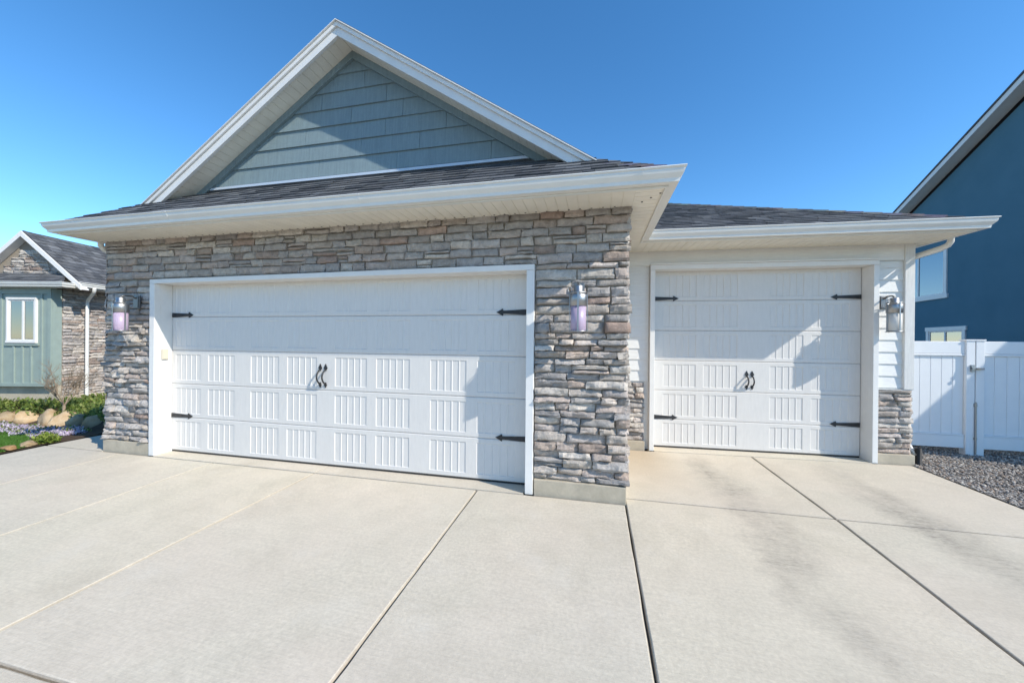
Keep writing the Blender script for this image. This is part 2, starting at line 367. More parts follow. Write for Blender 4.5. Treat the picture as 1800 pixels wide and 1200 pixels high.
mb = MB()
def slab(poly, drop=0., e=.010, g=.006):
    n = len(poly); c = Vector((sum(p[0] for p in poly) / n, sum(p[1] for p in poly) / n))
    P = [Vector(p) for p in poly]
    def inset(d):
        out = []
        for i in range(n):
            a, b, c2 = P[i - 1], P[i], P[(i + 1) % n]; d1 = (b - a).normalized(); d2 = (c2 - b).normalized()
            n1, n2 = Vector((-d1.y, d1.x)), Vector((-d2.y, d2.x)); mi = (n1 + n2) / (1 + n1.dot(n2)); out.append(b + mi * d)
        return out
    # subdivide along the edges so the tooled joint wanders a little
    rings = []
    for d, z in ((g, -.11), (g, -.012), (g + e * .45, -.003), (g + e, 0)):
        rr = inset(d); fine = []
        for i in range(n):
            a, b = rr[i], rr[(i + 1) % n]; k = max(1, int((b - a).length / .12))
            for q in range(k): fine.append((a.lerp(b, q / k)))
        rings.append((fine, z))
    m_ = min(len(r[0]) for r in rings)
    L = len(rings[0][0])
    rg = random.Random(int(c.x * 1000 + c.y * 77)); jit = [rg.uniform(-.0022, .0022) + (rg.uniform(.003, .012) if rg.random() < .03 else 0) for _ in range(L + 99)]
    if len({len(r[0]) for r in rings}) != 1:
        k0 = [max(1, int((inset(g)[(i+1) % n] - inset(g)[i]).length / .12)) for i in range(n)]
        rings = []
        for d, z in ((g, -.11), (g, -.012), (g + e * .45, -.003), (g + e, 0)):
            rr = inset(d); fine = []
            for i in range(n):
                for q in range(k0[i]): fine.append(rr[i].lerp(rr[(i+1) % n], q / k0[i]))
            rings.append((fine, z))
        L = len(rings[0][0])
    V = []
    for fine, z in rings:
        for q, p in enumerate(fine):
            dv = (p - c).normalized() * -jit[q] * (1 if z < 0 else 0.6); V.append((p.x + dv.x, p.y + dv.y, gz(p.y) + z - drop))
    F = []
    for r in range(3):
        for q in range(L): F.append((r*L+q, r*L+(q+1) % L, (r+1)*L+(q+1) % L, (r+1)*L+q))
    # top: split at y=0 is not needed, slabs never straddle it by much
    F.append([3*L+q for q in range(L)])
    k_ = rg.uniform(.475, .515); tk = (k_, k_ * rg.uniform(.985, 1.0), k_ * rg.uniform(.965, 1.0))
    mb.add(V, F, tk)
    dk = 0.
    for q in range(3 * L):
        dk = dk * .75 + rg.uniform(-.05, .05); f_ = (.74 if q < 2 * L else .93) + dk; mb.t[-1 - 3 * L + q] = tuple(a * f_ for a in tk)
xb = [-1.98, -.52, 1.0, 2.45, 4.40, 5.865]
J = -2.452
wy = lambda x_, dy=-.03: (W(0, dy, 0).y + (x_ - W(0, dy, 0).x) * math.tan(PHI))
for i in range(5):
    slab([(xb[i], J), (xb[i+1], J), (xb[i+1], -.03), (xb[i], -.03)] if i else [(xb[0], J), (xb[1], J), (xb[1], -.03), (xb[0], -.03)])
    slab([(xb[i], -6.2), (xb[i+1], -6.2), (xb[i+1], J), (xb[i], J)])
slab([(-1.98, -.03), (-.90, -.03), (-.90, 2.4), (-1.98, 2.4)]); slab([(-1.98, 2.4), (-.90, 2.4), (-.90, 5.5), (-1.98, 5.5)])
for a, b in ((5.865, 7.64), (7.64, 9.50)):
    slab([(a, J), (b, J), (b, .12), (a, .12)]); slab([(a, -6.2), (b, -6.2), (b, J), (a, J)])
    slab([(a, .12), (b, .12), (b, wy(b)), (a, wy(a))])
# garage floor lips at both doors
slab([(-.0, -.03), (2.45, -.03), (2.45, .5), (0, .5)], -.004, .005, .003); slab([(2.45, -.03), (4.885, -.03), (4.885, .5), (2.45, .5)], -.004, .005, .003)
slab([tuple(W(.05, -.03, 0).xy), tuple(W(2.73, -.03, 0).xy), tuple(W(2.73, .5, 0).xy), tuple(W(.05, .5, 0).xy)], -.003, .005, .003)
tag(mb.build('driveway', M['concrete']), kind='structure')

# left planting ground
BL = [(-16, 2.1), (-7.7, 2.05), (-6.5, 2.2), (-5.6, 1.95), (-3.95, 1.5), (-2.9, 1.2), (-1.9, 1.2)]
def bed_line(x_):
    for (a, p), (b, q) in zip(BL, BL[1:]):
        if x_ <= b: return lerp(p, q, (x_ - a) / (b - a))
    return 1.2
def bed_h(x_, y_):
    base = .012 + .12 * (min(0, max(x_, -5.85) + 2)); ter = max(base + .22, -.13)
    t = max(0, min(1, (y_ - bed_line(x_)) / .25)); return lerp(base, ter, t) if x_ < -2.2 else lerp(.012, lerp(base, ter, t), max(0, (-1.99 - x_) / .21))
mb = MB(); gx = [-16 + 14.01 * (i / 60) for i in range(61)]; gy = [-6 + 16 * (j / 80) for j in range(81)]
mb.add([(x_, y_, bed_h(x_, y_) + gz(y_) + rnd.uniform(-.012, .012)) for y_ in gy for x_ in gx], [(j*61+i, j*61+i+1, (j+1)*61+i+1, (j+1)*61+i) for j in range(80) for i in range(60)], smooth=True)
tag(mb.build('soil_bed', M['soil']), kind='structure')

# ------------------------------------------------------------------ the house
house = empty('house'); tag(house, 'single storey house with stone veneer and two white garage doors under dark shingle roofs', 'house')
MT, WALLTOP = .04, 2.83
# structural walls
mb = MB()
mb.box((-.93, .0 + MT, 0), (-.06, .24, WALLTOP)); mb.box((4.93, MT, 0), (5.86, .24, WALLTOP)); mb.box((-.06, MT, 2.27), (4.93, .24, WALLTOP))
mb.box((-.93, .24, 0), (-.70, 7, WALLTOP)); mb.box((5.62, .24, 0), (5.86, 7, WALLTOP)); mb.box((-.70, 6.8, 0), (5.62, 7, WALLTOP))
mb.build('wall', M['mortar'], house)
mb = MB(); v1 = random.Random(21)
ST = .158
veneer(mb, (0, MT, 0), (1, 0, 0), (0, -1, 0), [(-.93, -.088, ST, 1.66), (4.982, 5.885, ST, 1.72)], v1, jagged=(1,), rough=1.25)
veneer(mb, (0, MT, 0), (1, 0, 0), (0, -1, 0), [(-.93, -.088, 1.66, 2.285), (4.982, 5.885, 1.72, 2.30), (-.93, 5.885, 2.305, 2.84)], v1, depth=(.022, .044), gap=.012, lens=(.13, .36), jagged=(1, 2), rough=.6, rows=(.066, .11))
veneer(mb, (5.86, 0, 0), (0, 1, 0), (1, 0, 0), [(.02, 1.80, ST, 2.84)], v1, depth=(.012, .04))
veneer(mb, (-.93, 0, 0), (0, 1, 0), (-1, 0, 0), [(.02, 6.9, ST, 2.84)], v1, depth=(.012, .04), lens=(.25, .6))
mb.build('stone_veneer', M['stone'], house)
def fnd(parts, T=None):
    mb = MB()
    for a, b in parts: mb.box(a, b, M=T)
    mb.build('foundation', M['concrete_base'], house, .006)
fnd([((-.915, -.012, -.1), (-.088, .05, .152)), ((-.94, .05, -.1), (-.915, 7, .152))])
fnd([((4.985, -.012, -.1), (5.872, .05, .152)), ((5.83, .05, -.1), (5.872, 1.86, .152))])
fnd([((2.79, -.012, -.1), (3.205, .04, .125)), ((3.17, .04, -.1), (3.205, 5, .125))], WM); fnd([((-.45, -.012, -.1), (-.075, .04, .125))], WM)
# wing walls
mb = MB(); wb = .06
mb.box((-.47, wb, 0), (.03, .3, WALLTOP), M=WM); mb.box((2.77, wb, 0), (3.18, .3, WALLTOP), M=WM); mb.box((.03, wb, 2.57), (2.77, .3, WALLTOP), M=WM)
mb.box((2.95, .3, 0), (3.18, 5, WALLTOP), M=WM); mb.box((-.47, 4.8, 0), (2.95, 5, WALLTOP), M=WM)
mb.build('wing_wall', M['siding'], house)
# lap siding
mb = MB()
def lap(x0, x1, z0, z1, step, dy0=.058):
    z_ = z0
    while z_ < z1 - .01:
        h = min(step, z1 - z_)
        v = [(x0, dy0 - .020, z_), (x1, dy0 - .020, z_), (x1, dy0 - .006, z_ + h + .004), (x0, dy0 - .006, z_ + h + .004), (x0, dy0, z_), (x1, dy0, z_), (x1, dy0, z_ + h), (x0, dy0, z_ + h)]
        mb.add(v, [(0, 1, 2, 3), (4, 5, 1, 0), (1, 5, 6, 2), (4, 0, 3, 7)], M=WM); z_ += step
lap(2.795, 3.095, .968, 2.60, .155); mb.build('lap_siding', M['siding'], house); mb = MB(); lap(-.46, -.025, .975, 2.62, .155); mb.build('lap_siding', M['siding'], house); mb = MB()
v = [(3.18, .1, .95), (3.195, .1, .95)]
for k in range(12):
    z_ = .968 + k * .155
    mb.box((3.178, .11, z_), (3.197, 5, z_ + .15), M=WM)
mb.build('lap_siding', M['siding'], house)
mb = MB(); mb.box((-.46, .030, 2.615), (3.095, .058, WALLTOP + .01), M=WM); mb.build('frieze_board', M['siding'], house, .002)
mb = MB(); mb.box((3.095, .012, .955), (3.205, .06, WALLTOP + .01), M=WM); mb.box((3.18, .06, .955), (3.205, .12, WALLTOP + .01), M=WM); mb.build('corner_post', M['post'], house, .004)
mb = MB()
veneer(mb, W(0, .05, 0), TW, -NW, [(2.79, 3.20, .128, .945)], v1, depth=(.02, .055), lens=(.16, .36))
veneer(mb, W(3.18, 0, 0), NW, TW, [(.04, 4.9, .128, .945)], v1, depth=(.008, .03), lens=(.25, .5))
mb.build('stone_wainscot', M['stone'], house); mb = MB()
veneer(mb, W(0, .05, 0), TW, -NW, [(-.45, -.078, .128, .955)], v1, depth=(.02, .055), lens=(.16, .36)); mb.build('stone_wainscot', M['stone'], house)
mb = MB(); mb.box((2.79, .02, .945), (3.206, .06, .955), M=WM); mb.build('stone_cap_flashing', M['white'], house)

# garage door openings: trim and jambs
mb = MB(); t = .022
mb.box((-.085, -t, 0), (-.002, .05, 2.232)); mb.box((4.897, -t, 0), (4.975, .05, 2.240)); mb.prism([(-.085, -t, 2.234), (4.975, -t, 2.242), (4.975, -t, 2.300), (-.085, -t, 2.287)], (0, .07, 0))
mb.box((-.03, .05, 0), (-.004, .28, 2.236)); mb.box((4.899, .05, 0), (4.93, .28, 2.236)); mb.box((-.03, .05, 2.238), (4.93, .28, 2.27))
mb.build('garage_door_frame', M['white'], house, .003)
mb = MB()
mb.box((-.015, -.02, 0), (.048, .07, 2.552), M=WM); mb.box((2.727, -.02, 0), (2.79, .07, 2.552), M=WM); mb.box((-.015, -.02, 2.554), (2.79, .07, 2.615), M=WM)
mb.box((.02, .07, 0), (.046, .27, 2.552), M=WM); mb.box((2.729, .07, 0), (2.76, .27, 2.552), M=WM); mb.box((.02, .07, 2.554), (2.76, .27, 2.58), M=WM)
mb.box((-.02, -.045, 2.617), (2.795, .06, 2.635), M=WM)
mb.build('garage_door_frame', M['white'], house, .003)

def section(x0, x1, z0, z1, yf, stamps, T=None, top=False):
    """one steel door section as a height field: recessed stamped rectangles with raised ribs"""
    rec, rib, s = .0060, .010, .0050
    prof = [(x0, 0)]
    for a, b in stamps:
        prof += [(a, 0), (a + .006, rec)]
        n = 5
        for k in range(1, n):
            c_ = a + (b - a) * k / n
            prof += [(c_ - rib / 2 - s, rec), (c_ - rib / 2, .0015), (c_ + rib / 2, .0015), (c_ + rib / 2 + s, rec)]
        prof += [(b - .006, rec), (b, 0)]
    prof.append((x1, 0))
    za, zb = z0 + .052, z1 - .052
    rows = [(z0, .008, 0), (z0 + .004, .005, 0), (z0 + .010, 0, 0), (z0 + .030, 0, 0), (za, 0, 0), (za + .006, 0, 1), (zb - .006, 0, 1), (zb, 0, 0), (z1 - .030, 0, 0), (z1 - .008, 0, 0), (z1 - .004, .004, 0), (z1, .007, 0)]
    mb = MB(); V = []; n = len(prof)
    for z_, base, k in rows:
        for (x_, d) in prof: V.append((x_, yf + base + d * k, z_))
    F = [(j*n+i, j*n+i+1, (j+1)*n+i+1, (j+1)*n+i) for j in range(len(rows)-1) for i in range(n-1)]
    mb.add(V, F, M=T)
    mb.box((x0, yf + .016, z0 + .001), (x1, yf + .045, z1 - .001), M=T)
    return mb
def strap_hinge(x, z, yf, sgn, T=None, L=.36):
    """tapered iron strap with a spade tip and bolt heads; sgn=+1 points to +x"""
    pts = [(0, -.030), (L * .78, -.017), (L * .80, -.040), (L * .86, -.026), (L, 0), (L * .86, .026), (L * .80, .040), (L * .78, .017), (0, .030)]
    mb = MB(); mb.prism([(x + sgn * a, yf - .001, z + b) for a, b in pts], (0, -.008, 0), M=T)
    for q in (.10, .30, .5):
        mb.tube([(x + sgn * L * q, yf - .008, z), (x + sgn * L * q, yf - .014, z)], .007, 8, M=T)
    return mb
def pull_handle(x, z0, z1, yf, T=None):
    H = z1 - z0; mb = MB()
    mb.prism([(x + a, yf - .001, z1 + b) for a, b in ((0, 0), (-.013, -.028), (-.024, -.048), (-.020, -.062), (-.009, -.072), (-.009, -.085), (.009, -.085), (.009, -.072), (.020, -.062), (.024, -.048), (.013, -.028))], (0, -.008, 0), M=T)
    mb.prism([(x + a, yf - .001, z0 + b) for a, b in ((0, 0), (-.012, .02), (-.020, .036), (-.009, .05), (-.009, .065), (.009, .065), (.009, .05), (.020, .036), (.012, .02))], (0, -.008, 0), M=T)
    pts = []
    for i in range(11):
        t_ = i / 10; pts.append((x, yf - .012 - .055 * math.sin(math.pi * t_) ** .8, lerp(z0 + .045, z1 - .07, t_)))
    mb.tube(pts, .0095, 8, M=T); return mb
def garage_door(x0, x1, zs, yf, stamps, hinges, handles, T, label):
    back = MB(); back.box((x0, yf + .047, zs[0]), (x1, yf + .07, zs[-1] + .02), M=T); back.box((x0, yf + .004, zs[0] - .016), (x1, yf + .047, zs[0] - .002), M=T)
    d = back.build('garage_door', M['black_plastic'], house); d['label'] = label
    for k in range(len(zs) - 1): section(x0, x1, zs[k] + .0012, zs[k+1] - .0012, yf, stamps, T).build('door_section', M['door'], d)
    for (x_, z_, s_) in hinges: strap_hinge(x_, z_, yf, s_, T).build('strap_hinge', M['black_iron'], d, .001)
    for (x_, a, b) in handles: pull_handle(x_, a, b, yf, T).build('pull_handle', M['black_iron'], d)
    return d
st = []
for p in range(4):
    a = .062 + p * 1.2345; st += [(a, a + .428), (a + .552, a + .552 + .428)]
DY = .19
garage_door(.001, 4.893, [.022, .47, .915, 1.365, 1.81, 2.255], DY, st, [(.004, 1.838, 1), (.004, .492, 1), (4.89, 1.838, -1), (4.89, .492, -1)], [(2.33, .945, 1.235), (2.405, .945, 1.235)], None, 'wide white garage door with five ribbed sections beside the stone pillar')
garage_door(.052, 2.722, [.022, .415, .835, 1.265, 1.70, 2.13, 2.56], .19, [(.21, .655), (.755, 1.20), (1.62, 2.035), (2.135, 2.59)], [(.054, 2.165, 1), (.054, .445, 1), (2.72, 2.165, -1), (2.72, .445, -1)], [(1.325, .875, 1.14), (1.395, .875, 1.14)], WM, 'narrow white garage door with six ribbed sections set back on the right')

# gutters, fascia, soffits
LIP = 2.925; vy = wy(6.26, -.68)
path = [(-1.04, 7.2), (-1.04, -.55), (6.26, -.55), (6.26, vy), tuple(W(3.45, -.68, 0).xy), tuple(W(3.45, 5.3, 0).xy)]
gp = [(0, 0), (.004, -.006), (0, -.014), (-.010, -.018), (-.010, -.034), (-.016, -.052), (-.030, -.070), (-.042, -.084), (-.046, -.112), (-.112, -.112), (-.112, -.006), (-.02, -.006), (-.012, 0)]
mb = MB(); mb.sweep(path, gp, LIP); mb.build('gutter', M['gutter'], house)
mb = MB()
for x_ in (.95, 3.35, 5.93):
    mb = MB(); mb.sweep([(x_, -.5515), (x_ + .014, -.5515)], [(o * 1.0, z_ - .0015) for o, z_ in gp[:10]] + [(-.10, -.10), (-.05, -.10), (-.052, -.08), (-.03, -.05), (-.02, -.01)], LIP); mb.build('gutter_seam', M['gutter'], house)
mb = MB(); mb.sweep(path, [(-.114, .012), (-.114, -.128), (-.128, -.128), (-.136, -.128), (-.136, .012)], LIP); mb.build('fascia_board', M['gutter'], house)
SZ = LIP - .108
mb = MB()
fx0, fx1, fy = -1.04 + .134, 6.26 - .134, -.55 + .134
boards(mb, (fx0, fy, SZ), (1, 0, 0), (0, .46, 0), (0, 0, 1), .098, 5.90 - fx0)
boards(mb, (5.90, fy, SZ), (0, 1, 0), (fx1 - 5.90, 0, 0), (0, 0, 1), .098, 1.93 - fy)
boards(mb, (fx0, .046, SZ), (0, 1, 0), (.03, 0, 0), (0, 0, 1), .098, 6.9)
boards(mb, W(-.24, -.68 + .134, SZ - .002), TW, NW * .62, (0, 0, 1), .098, 3.45 - .134 + .24)
boards(mb, W(3.19, .075, SZ), NW, TW * .125, (0, 0, 1), .098, 5.1)
VT = (.012, .012, .011)
for k in range(62):
    x_ = fx0 + .06 + k * .108
    if x_ < 5.84: mb.box((x_ - .008, -.022, SZ - .0016), (x_ + .008, -.008, SZ + .004), VT)
for k in range(31):
    x_ = -.15 + k * .108; mb.box((x_ - .007, .0, SZ - .0016), (x_ + .007, .012, SZ + .004), VT, M=WM)
for q in range(3): mb.tube([(5.98 + q * .065, -.09 - q * .09, SZ - .004), (5.98 + q * .065, -.09 - q * .09, SZ + .002)], .009, 8, VT)
mb.build('soffit', M['soffit'], house)

# roofs
E0 = 2.912; S1 = .65
ex0, ex1, ey = -1.04 + .05, 6.26 - .05, -.55 + .05
top = lambda y_: E0 + S1 * (y_ - ey)
yw = .42; hw = yw - ey; SS = .695; tops = lambda y_: E0 + SS * (y_ - ey)
roof_plane('roof_skirt', [(ex0, ey, E0), (ex1, ey, E0), (ex1 - hw, yw, tops(yw)), (ex0 + hw, yw, tops(yw))], house, seed=4)
RX = (ex0 + ex1) / 2; RZ = E0 + S1 * (ex1 - RX); yr = .10; tr_ = yr - ey
roof_plane('roof', [(ex1, ey, E0), (ex1, 7.1, E0), (RX, 7.1, RZ), (RX, yr - .03, RZ), (ex1 - tr_, yr - .03, top(yr))], house, True, .27, seed=5)
roof_plane('roof', [(ex0, 7.1, E0), (ex0, ey, E0), (ex0 + tr_, yr - .03, top(yr)), (RX, yr - .03, RZ), (RX, 7.1, RZ)], house, True, .27, seed=6)
mb = MB()
hip_caps(mb, (ex1 - .08, ey + .08, E0 + .052 + .012), (ex1 - tr_ - .03, yr + .03, top(yr) + .03), 6); mb.build('hip_cap', M['shingle'], house); mb = MB()
hip_caps(mb, (ex0 + .16, ey + .16, E0 + .104 + .008), (ex0 + tr_ + .03, yr + .03, top(yr) + .03), 5); mb.build('hip_cap', M['shingle'], house); mb = MB()
S2 = .48; HT = 3.0
wp = lambda x_, d, z_: W(x_, d, z_)
roof_plane('wing_roof', [W(-1.3, -.63, E0), W(3.37, -.63, E0), W(3.37 - HT, -.63 + HT, E0 + S2 * HT), W(-1.3, -.63 + HT, E0 + S2 * HT)], house, seed=8)
roof_plane('wing_roof', [W(3.37, -.63, E0), W(3.37, 5.37, E0), W(3.37 - HT, -.63 + HT, E0 + S2 * HT)], house, True, .27, seed=9)
hip_caps(mb, W(3.17, -.43, E0 + S2 * .2 + .01), W(3.37 - HT, -.63 + HT, E0 + S2 * HT + .012), 22)
mb.build('hip_cap', M['shingle'], house)
# rakes
def slope_z(x_): return RZ - S1 * abs(x_ - RX)
mb = MB(); mb2 = MB(); mb3 = MB()
for sgn in (-1, 1):
    xe = RX + sgn * (ex1 - RX - tr_ + .12)
    def strip(y0, y1, a, b, mbx, xs_=RX, xe_=xe):
        za, ze = slope_z(xs_), slope_z(xe_)
        mbx.prism([(xs_, y0, za + a), (xe_, y0, ze + a), (xe_, y0, ze + b), (xs_, y0, za + b)], (0, y1 - y0, 0))
    strip(.082, .118, -.185, -.035, mb)          # barge board
    strip(.060, .080, -.085, -.034, mb)          # shadow board on top of it
    strip(.040, .3, -.032, -.020, mb)            # drip edge
    strip(.352, .392, -.245, -.150, mb3, RX, RX + sgn * 2.62)   # frieze under the soffit
    # soffit boards across the rake, laid down the slope
    L = math.hypot(xe - RX, slope_z(xe) - RZ); A = Vector((xe - RX, 0, slope_z(xe) - RZ)).normalized(); nn = Vector((A.z * sgn * -1, 0, A.x * sgn)) 
    if nn.z < 0: nn = -nn
    boards(mb2, (RX, .119, RZ - .150), A, (0, .29, 0), nn, .105, L)
mb.build('rake_fascia', M['white'], house, .002); mb2.build('rake_soffit', M['soffit'], house); mb3.build('rake_frieze', M['shake'], house, .002)
# gable wall
mb = MB(); GZ0 = 3.60; mb.prism([(RX - 2.62, .405, GZ0 - .06), (RX + 2.62, .405, GZ0 - .06), (RX, .405, RZ - .10)], (0, .1, 0)); mb.build('gable_wall', M['shake'], house)
mb = MB(); step = .2095; gr = random.Random(5); z_ = GZ0
while z_ < RZ - .28:
    z1 = z_ + step; hw_ = lambda zz: max(.02, (RZ - .20 - zz) / S1)
    a0, a1 = RX - hw_(z_), RX + hw_(z_); b0, b1 = RX - hw_(z1), RX + hw_(z1)
    cuts = [a0]; u = a0 + gr.uniform(.3, .9)
    while u < a1 - .3: cuts.append(u); u += gr.uniform(.62, 1.22)
    cuts.append(a1)
    for i in range(len(cuts) - 1):
        l, r_ = cuts[i] + .002, cuts[i+1] - .002
        lt = max(l, b0) if i else b0; rt_ = min(r_, b1) if i < len(cuts) - 2 else b1
        if rt_ <= lt: continue
        o = gr.uniform(-.002, .002); y0, y1 = .380 + o, .397
        n = max(2, int((r_ - l) / .03)); V = []
        k = gr.uniform(.93, 1.06)
        V = [(l, y0, z_), (r_, y0, z_), (rt_, y1, z1 + .004), (lt, y1, z1 + .004), (l, .406, z_), (r_, .406, z_), (rt_, .406, z1), (lt, .406, z1)]
        mb.add(V, [(0, 1, 2, 3), (4, 5, 1, 0), (4, 0, 3, 7), (1, 5, 6, 2)])
    z_ = z1
mb.build('gable_shake_siding', M['shake'], house)
mb = MB(); mb.box((RX - 2.45, .366, tops(.395) + .022), (RX + 2.45, .395, GZ0 - .012)); mb.build('gable_flashing', M['flash'], house)

# downspouts
mb = MB()
e = [W(3.385, -.22, LIP - .10), W(3.385, -.22, LIP - .15), W(3.375, -.20, LIP - .19), W(3.35, -.15, LIP - .215), W(3.26, .07, LIP - .26), W(3.236, .13, LIP - .29), W(3.234, .14, LIP - .34), W(3.234, .14, .24), W(3.24, .10, .17), W(3.265, .03, .12)]
mb.tube(e, .036, 10, flat=.8); mb.build('downspout', M['gutter'], house)
mb = MB()
e = [(-1.0, .0, LIP - .10), (-1.0, .0, LIP - .15), (-1.0, .03, LIP - .19), (-.995, .16, LIP - .25), (-.985, .20, LIP - .29), (-.98, .205, LIP - .36), (-.98, .205, .1)]
mb.tube(e, .034, 10, flat=.8); mb.build('downspout', M['gutter'], house)

# ------------------------------------------------------------------ wall lanterns
def make_lantern():
    root = empty('wall_lantern')
    m1 = MB(); m1.box((-.05, -.022, .30), (.05, 0, .475)); m1.box((-.04, -.032, .312), (.04, -.022, .463)); m1.build('backplate', M['dark_steel'], root, .003)
    C_ = Matrix.Translation((0, -.185, 0)); r = .078
    m1 = MB()
    m1.tube([(0, -.03, .43), (0, -.07, .455), (0, -.14, .455), (0, -.175, .44), (0, -.185, .415)], .011, 8)
    m1.build('arm', M['dark_steel'], root)
    m1 = MB(); m1.lathe([(.001, .425), (.040, .425), (.043, .420), (.043, .355), (.050, .350), (.074, .345), (.080, .338), (.080, .238), (.072, .236), (.001, .236)], 28, M=C_); m1.build('cap', M['steel'], root)
    m1 = MB(); m1.lathe([(.001, .238), (.071, .238), (.071, .016), (.062, .008), (.001, .008)], 28, M=C_); g = m1.build('glass_shade', M['lilac'], root)
    m1 = MB()
    for k in range(4):
        a = k * math.pi / 2
        T = C_ @ Matrix.Rotation(a, 4, 'Z'); m1.box((.0785, -.007, -.004), (.0835, .007, .36), M=T)
    m1.lathe([(.060, 0), (.084, 0), (.084, .010), (.060, .010), (.060, 0)], 28, M=C_)
    m1.lathe([(.079, .352), (.0835, .352), (.0835, .362), (.079, .362), (.079, .352)], 28, M=C_)
    m1.build('strap_cage', M['steel'], root)
    # bail ring on the side of the cap
    m1 = MB(); m1.tube([(-.078 + .018 * math.cos(t_ * .55), -.185, .39 + .026 * math.sin(t_ * .55)) for t_ in range(12)], .004, 6); m1.tube([(-.078, -.185, .40), (.02, -.185, .44)], .004, 6); m1.build('bail_ring', M['steel'], root)
    return root
def copy_tree(o, parent=None):
    c = o.copy(); COL.objects.link(c)
    if parent: c.parent = parent
    for ch in list(o.children): copy_tree(ch, c)
    return c
GL = 'wall lanterns beside the garage doors'
l1 = make_lantern(); l1.location = (5.418, -.005, 1.622); tag(l1, 'lilac glass jar lantern with steel cap on the stone pillar between the garage doors', 'wall lantern', GL)
l2 = copy_tree(l1); l2.location = (-.305, -.005, 1.612); tag(l2, 'lilac glass jar lantern on the stone wall at the left end of the house', 'wall lantern', GL)
l3 = copy_tree(l1); l3.location = W(2.868, .045, 1.685); l3.rotation_euler.z = PHI; tag(l3, 'frosted white glass jar lantern on white lap siding above the short stone pier', 'wall lantern', GL)
for ch in l3.children:
    if ch.name.startswith('glass_shade'): ch.data = ch.data.copy(); ch.data.materials[0] = M['frost']
# keypad on the left jamb of the wide opening
kp = empty('door_keypad', (-.003, .095, 1.245)); tag(kp, 'small beige keypad on the white jamb left of the wide garage door', 'keypad')
mb = MB(); mb.box((0, -.036, 0), (.028, .036, .135)); mb.build('keypad_case', M['beige'], kp, .006)
mb = MB(); mb.box((.0282, -.030, .010), (.033, .030, .125)); mb.build('keypad_cover', M['beige'], kp, .004)
# drain pipe at the right corner
dp = empty('drain_pipe', W(3.27, .03, 0)); tag(dp, 'black corrugated drain pipe standing at the corner beside the gravel', 'drain pipe')
mb = MB(); pr = []
for k in range(18): pr += [(.030, k * .012), (.036, k * .012 + .003), (.036, k * .012 + .007), (.030, k * .012 + .010)]
mb.lathe(pr + [(.026, .215), (.026, 0)], 18); mb.build('pipe', M['black_plastic'], dp)

# ------------------------------------------------------------------ vinyl gates
FY = 2.80; FT = 1.572
def gate(name, x0, x1, label, post_right):
    rt_ = empty(name, (x0 if not post_right else x1, FY, .02)); ox = rt_.location.x
    tag(rt_, label, 'gate', 'white vinyl double gate leaves')
    px0, px1 = (x1 - .098, x1) if post_right else (x0, x0 + .098)
    a, b = (x0, px0) if post_right else (px1, x1)
    def B(p, q): return ((p[0] - ox, p[1], p[2]), (q[0] - ox, q[1], q[2]))
    m1 = MB(); m1.box(*B((px0, -.05, -.03), (px1, .05, FT - .005))); m1.build('post', M['vinyl'], rt_, .006)
    m1 = MB(); m1.box(*B((px0 - .008, -.058, FT - .005), (px1 + .008, .058, FT + .012)));
    m1.prism([(px0 - .008 - ox, -.058, FT + .012), (px1 + .008 - ox, -.058, FT + .012), (px1 + .008 - ox, .058, FT + .012), (px0 - .008 - ox, .058, FT + .012)], (0, 0, .004)); m1.build('post_cap', M['vinyl'], rt_, .004)
    m1 = MB(); m1.box(*B((a, -.030, FT - .185), (b, .030, FT - .012))); m1.box(*B((a, -.034, FT - .215), (b, .034, FT - .187))); m1.build('top_rail', M['vinyl'], rt_, .005)
    m1 = MB(); m1.box(*B((a, -.030, .07), (b, .030, .24))); m1.box(*B((a, -.034, .242), (b, .034, .262))); m1.build('bottom_rail', M['vinyl'], rt_, .005)
    m1 = MB(); n = max(1, round((b - a) / .135)); wd = (b - a) / n
    for k in range(n): m1.box(*B((a + k * wd + .002, -.012, .262), (a + (k + 1) * wd - .002, .012, FT - .215)))
    m1.box(*B((a, -.006, .262), (b, .010, FT - .215))); m1.build('board_panel', M['vinyl'], rt_, .004)
    return rt_
gl = gate('gate_leaf', 9.60, 10.712, 'white vinyl gate leaf in sunlight next to the house corner', True)
g2 = gate('gate_leaf', 10.722, 13.4, 'white vinyl gate leaf mostly in shadow at the right edge', False)
ox = 10.712
mb = MB(); mb.box((-.055, -.085, 1.17), (.075, -.052, 1.20)); mb.box((-.055, -.07, 1.14), (-.015, -.052, 1.235)); mb.tube([(.0, -.08, 1.185), (.0, -.11, 1.185), (.045, -.12, 1.185)], .010, 8); mb.build('latch', M['steel'], gl)
mb = MB(); mb.tube([(.004, -.062, .72), (.004, -.062, .0)], .009, 8); mb.box((-.014, -.062, .66), (.020, -.05, .70)); mb.box((-.014, -.062, .2), (.020, -.05, .23)); mb.build('drop_rod', M['steel'], gl)

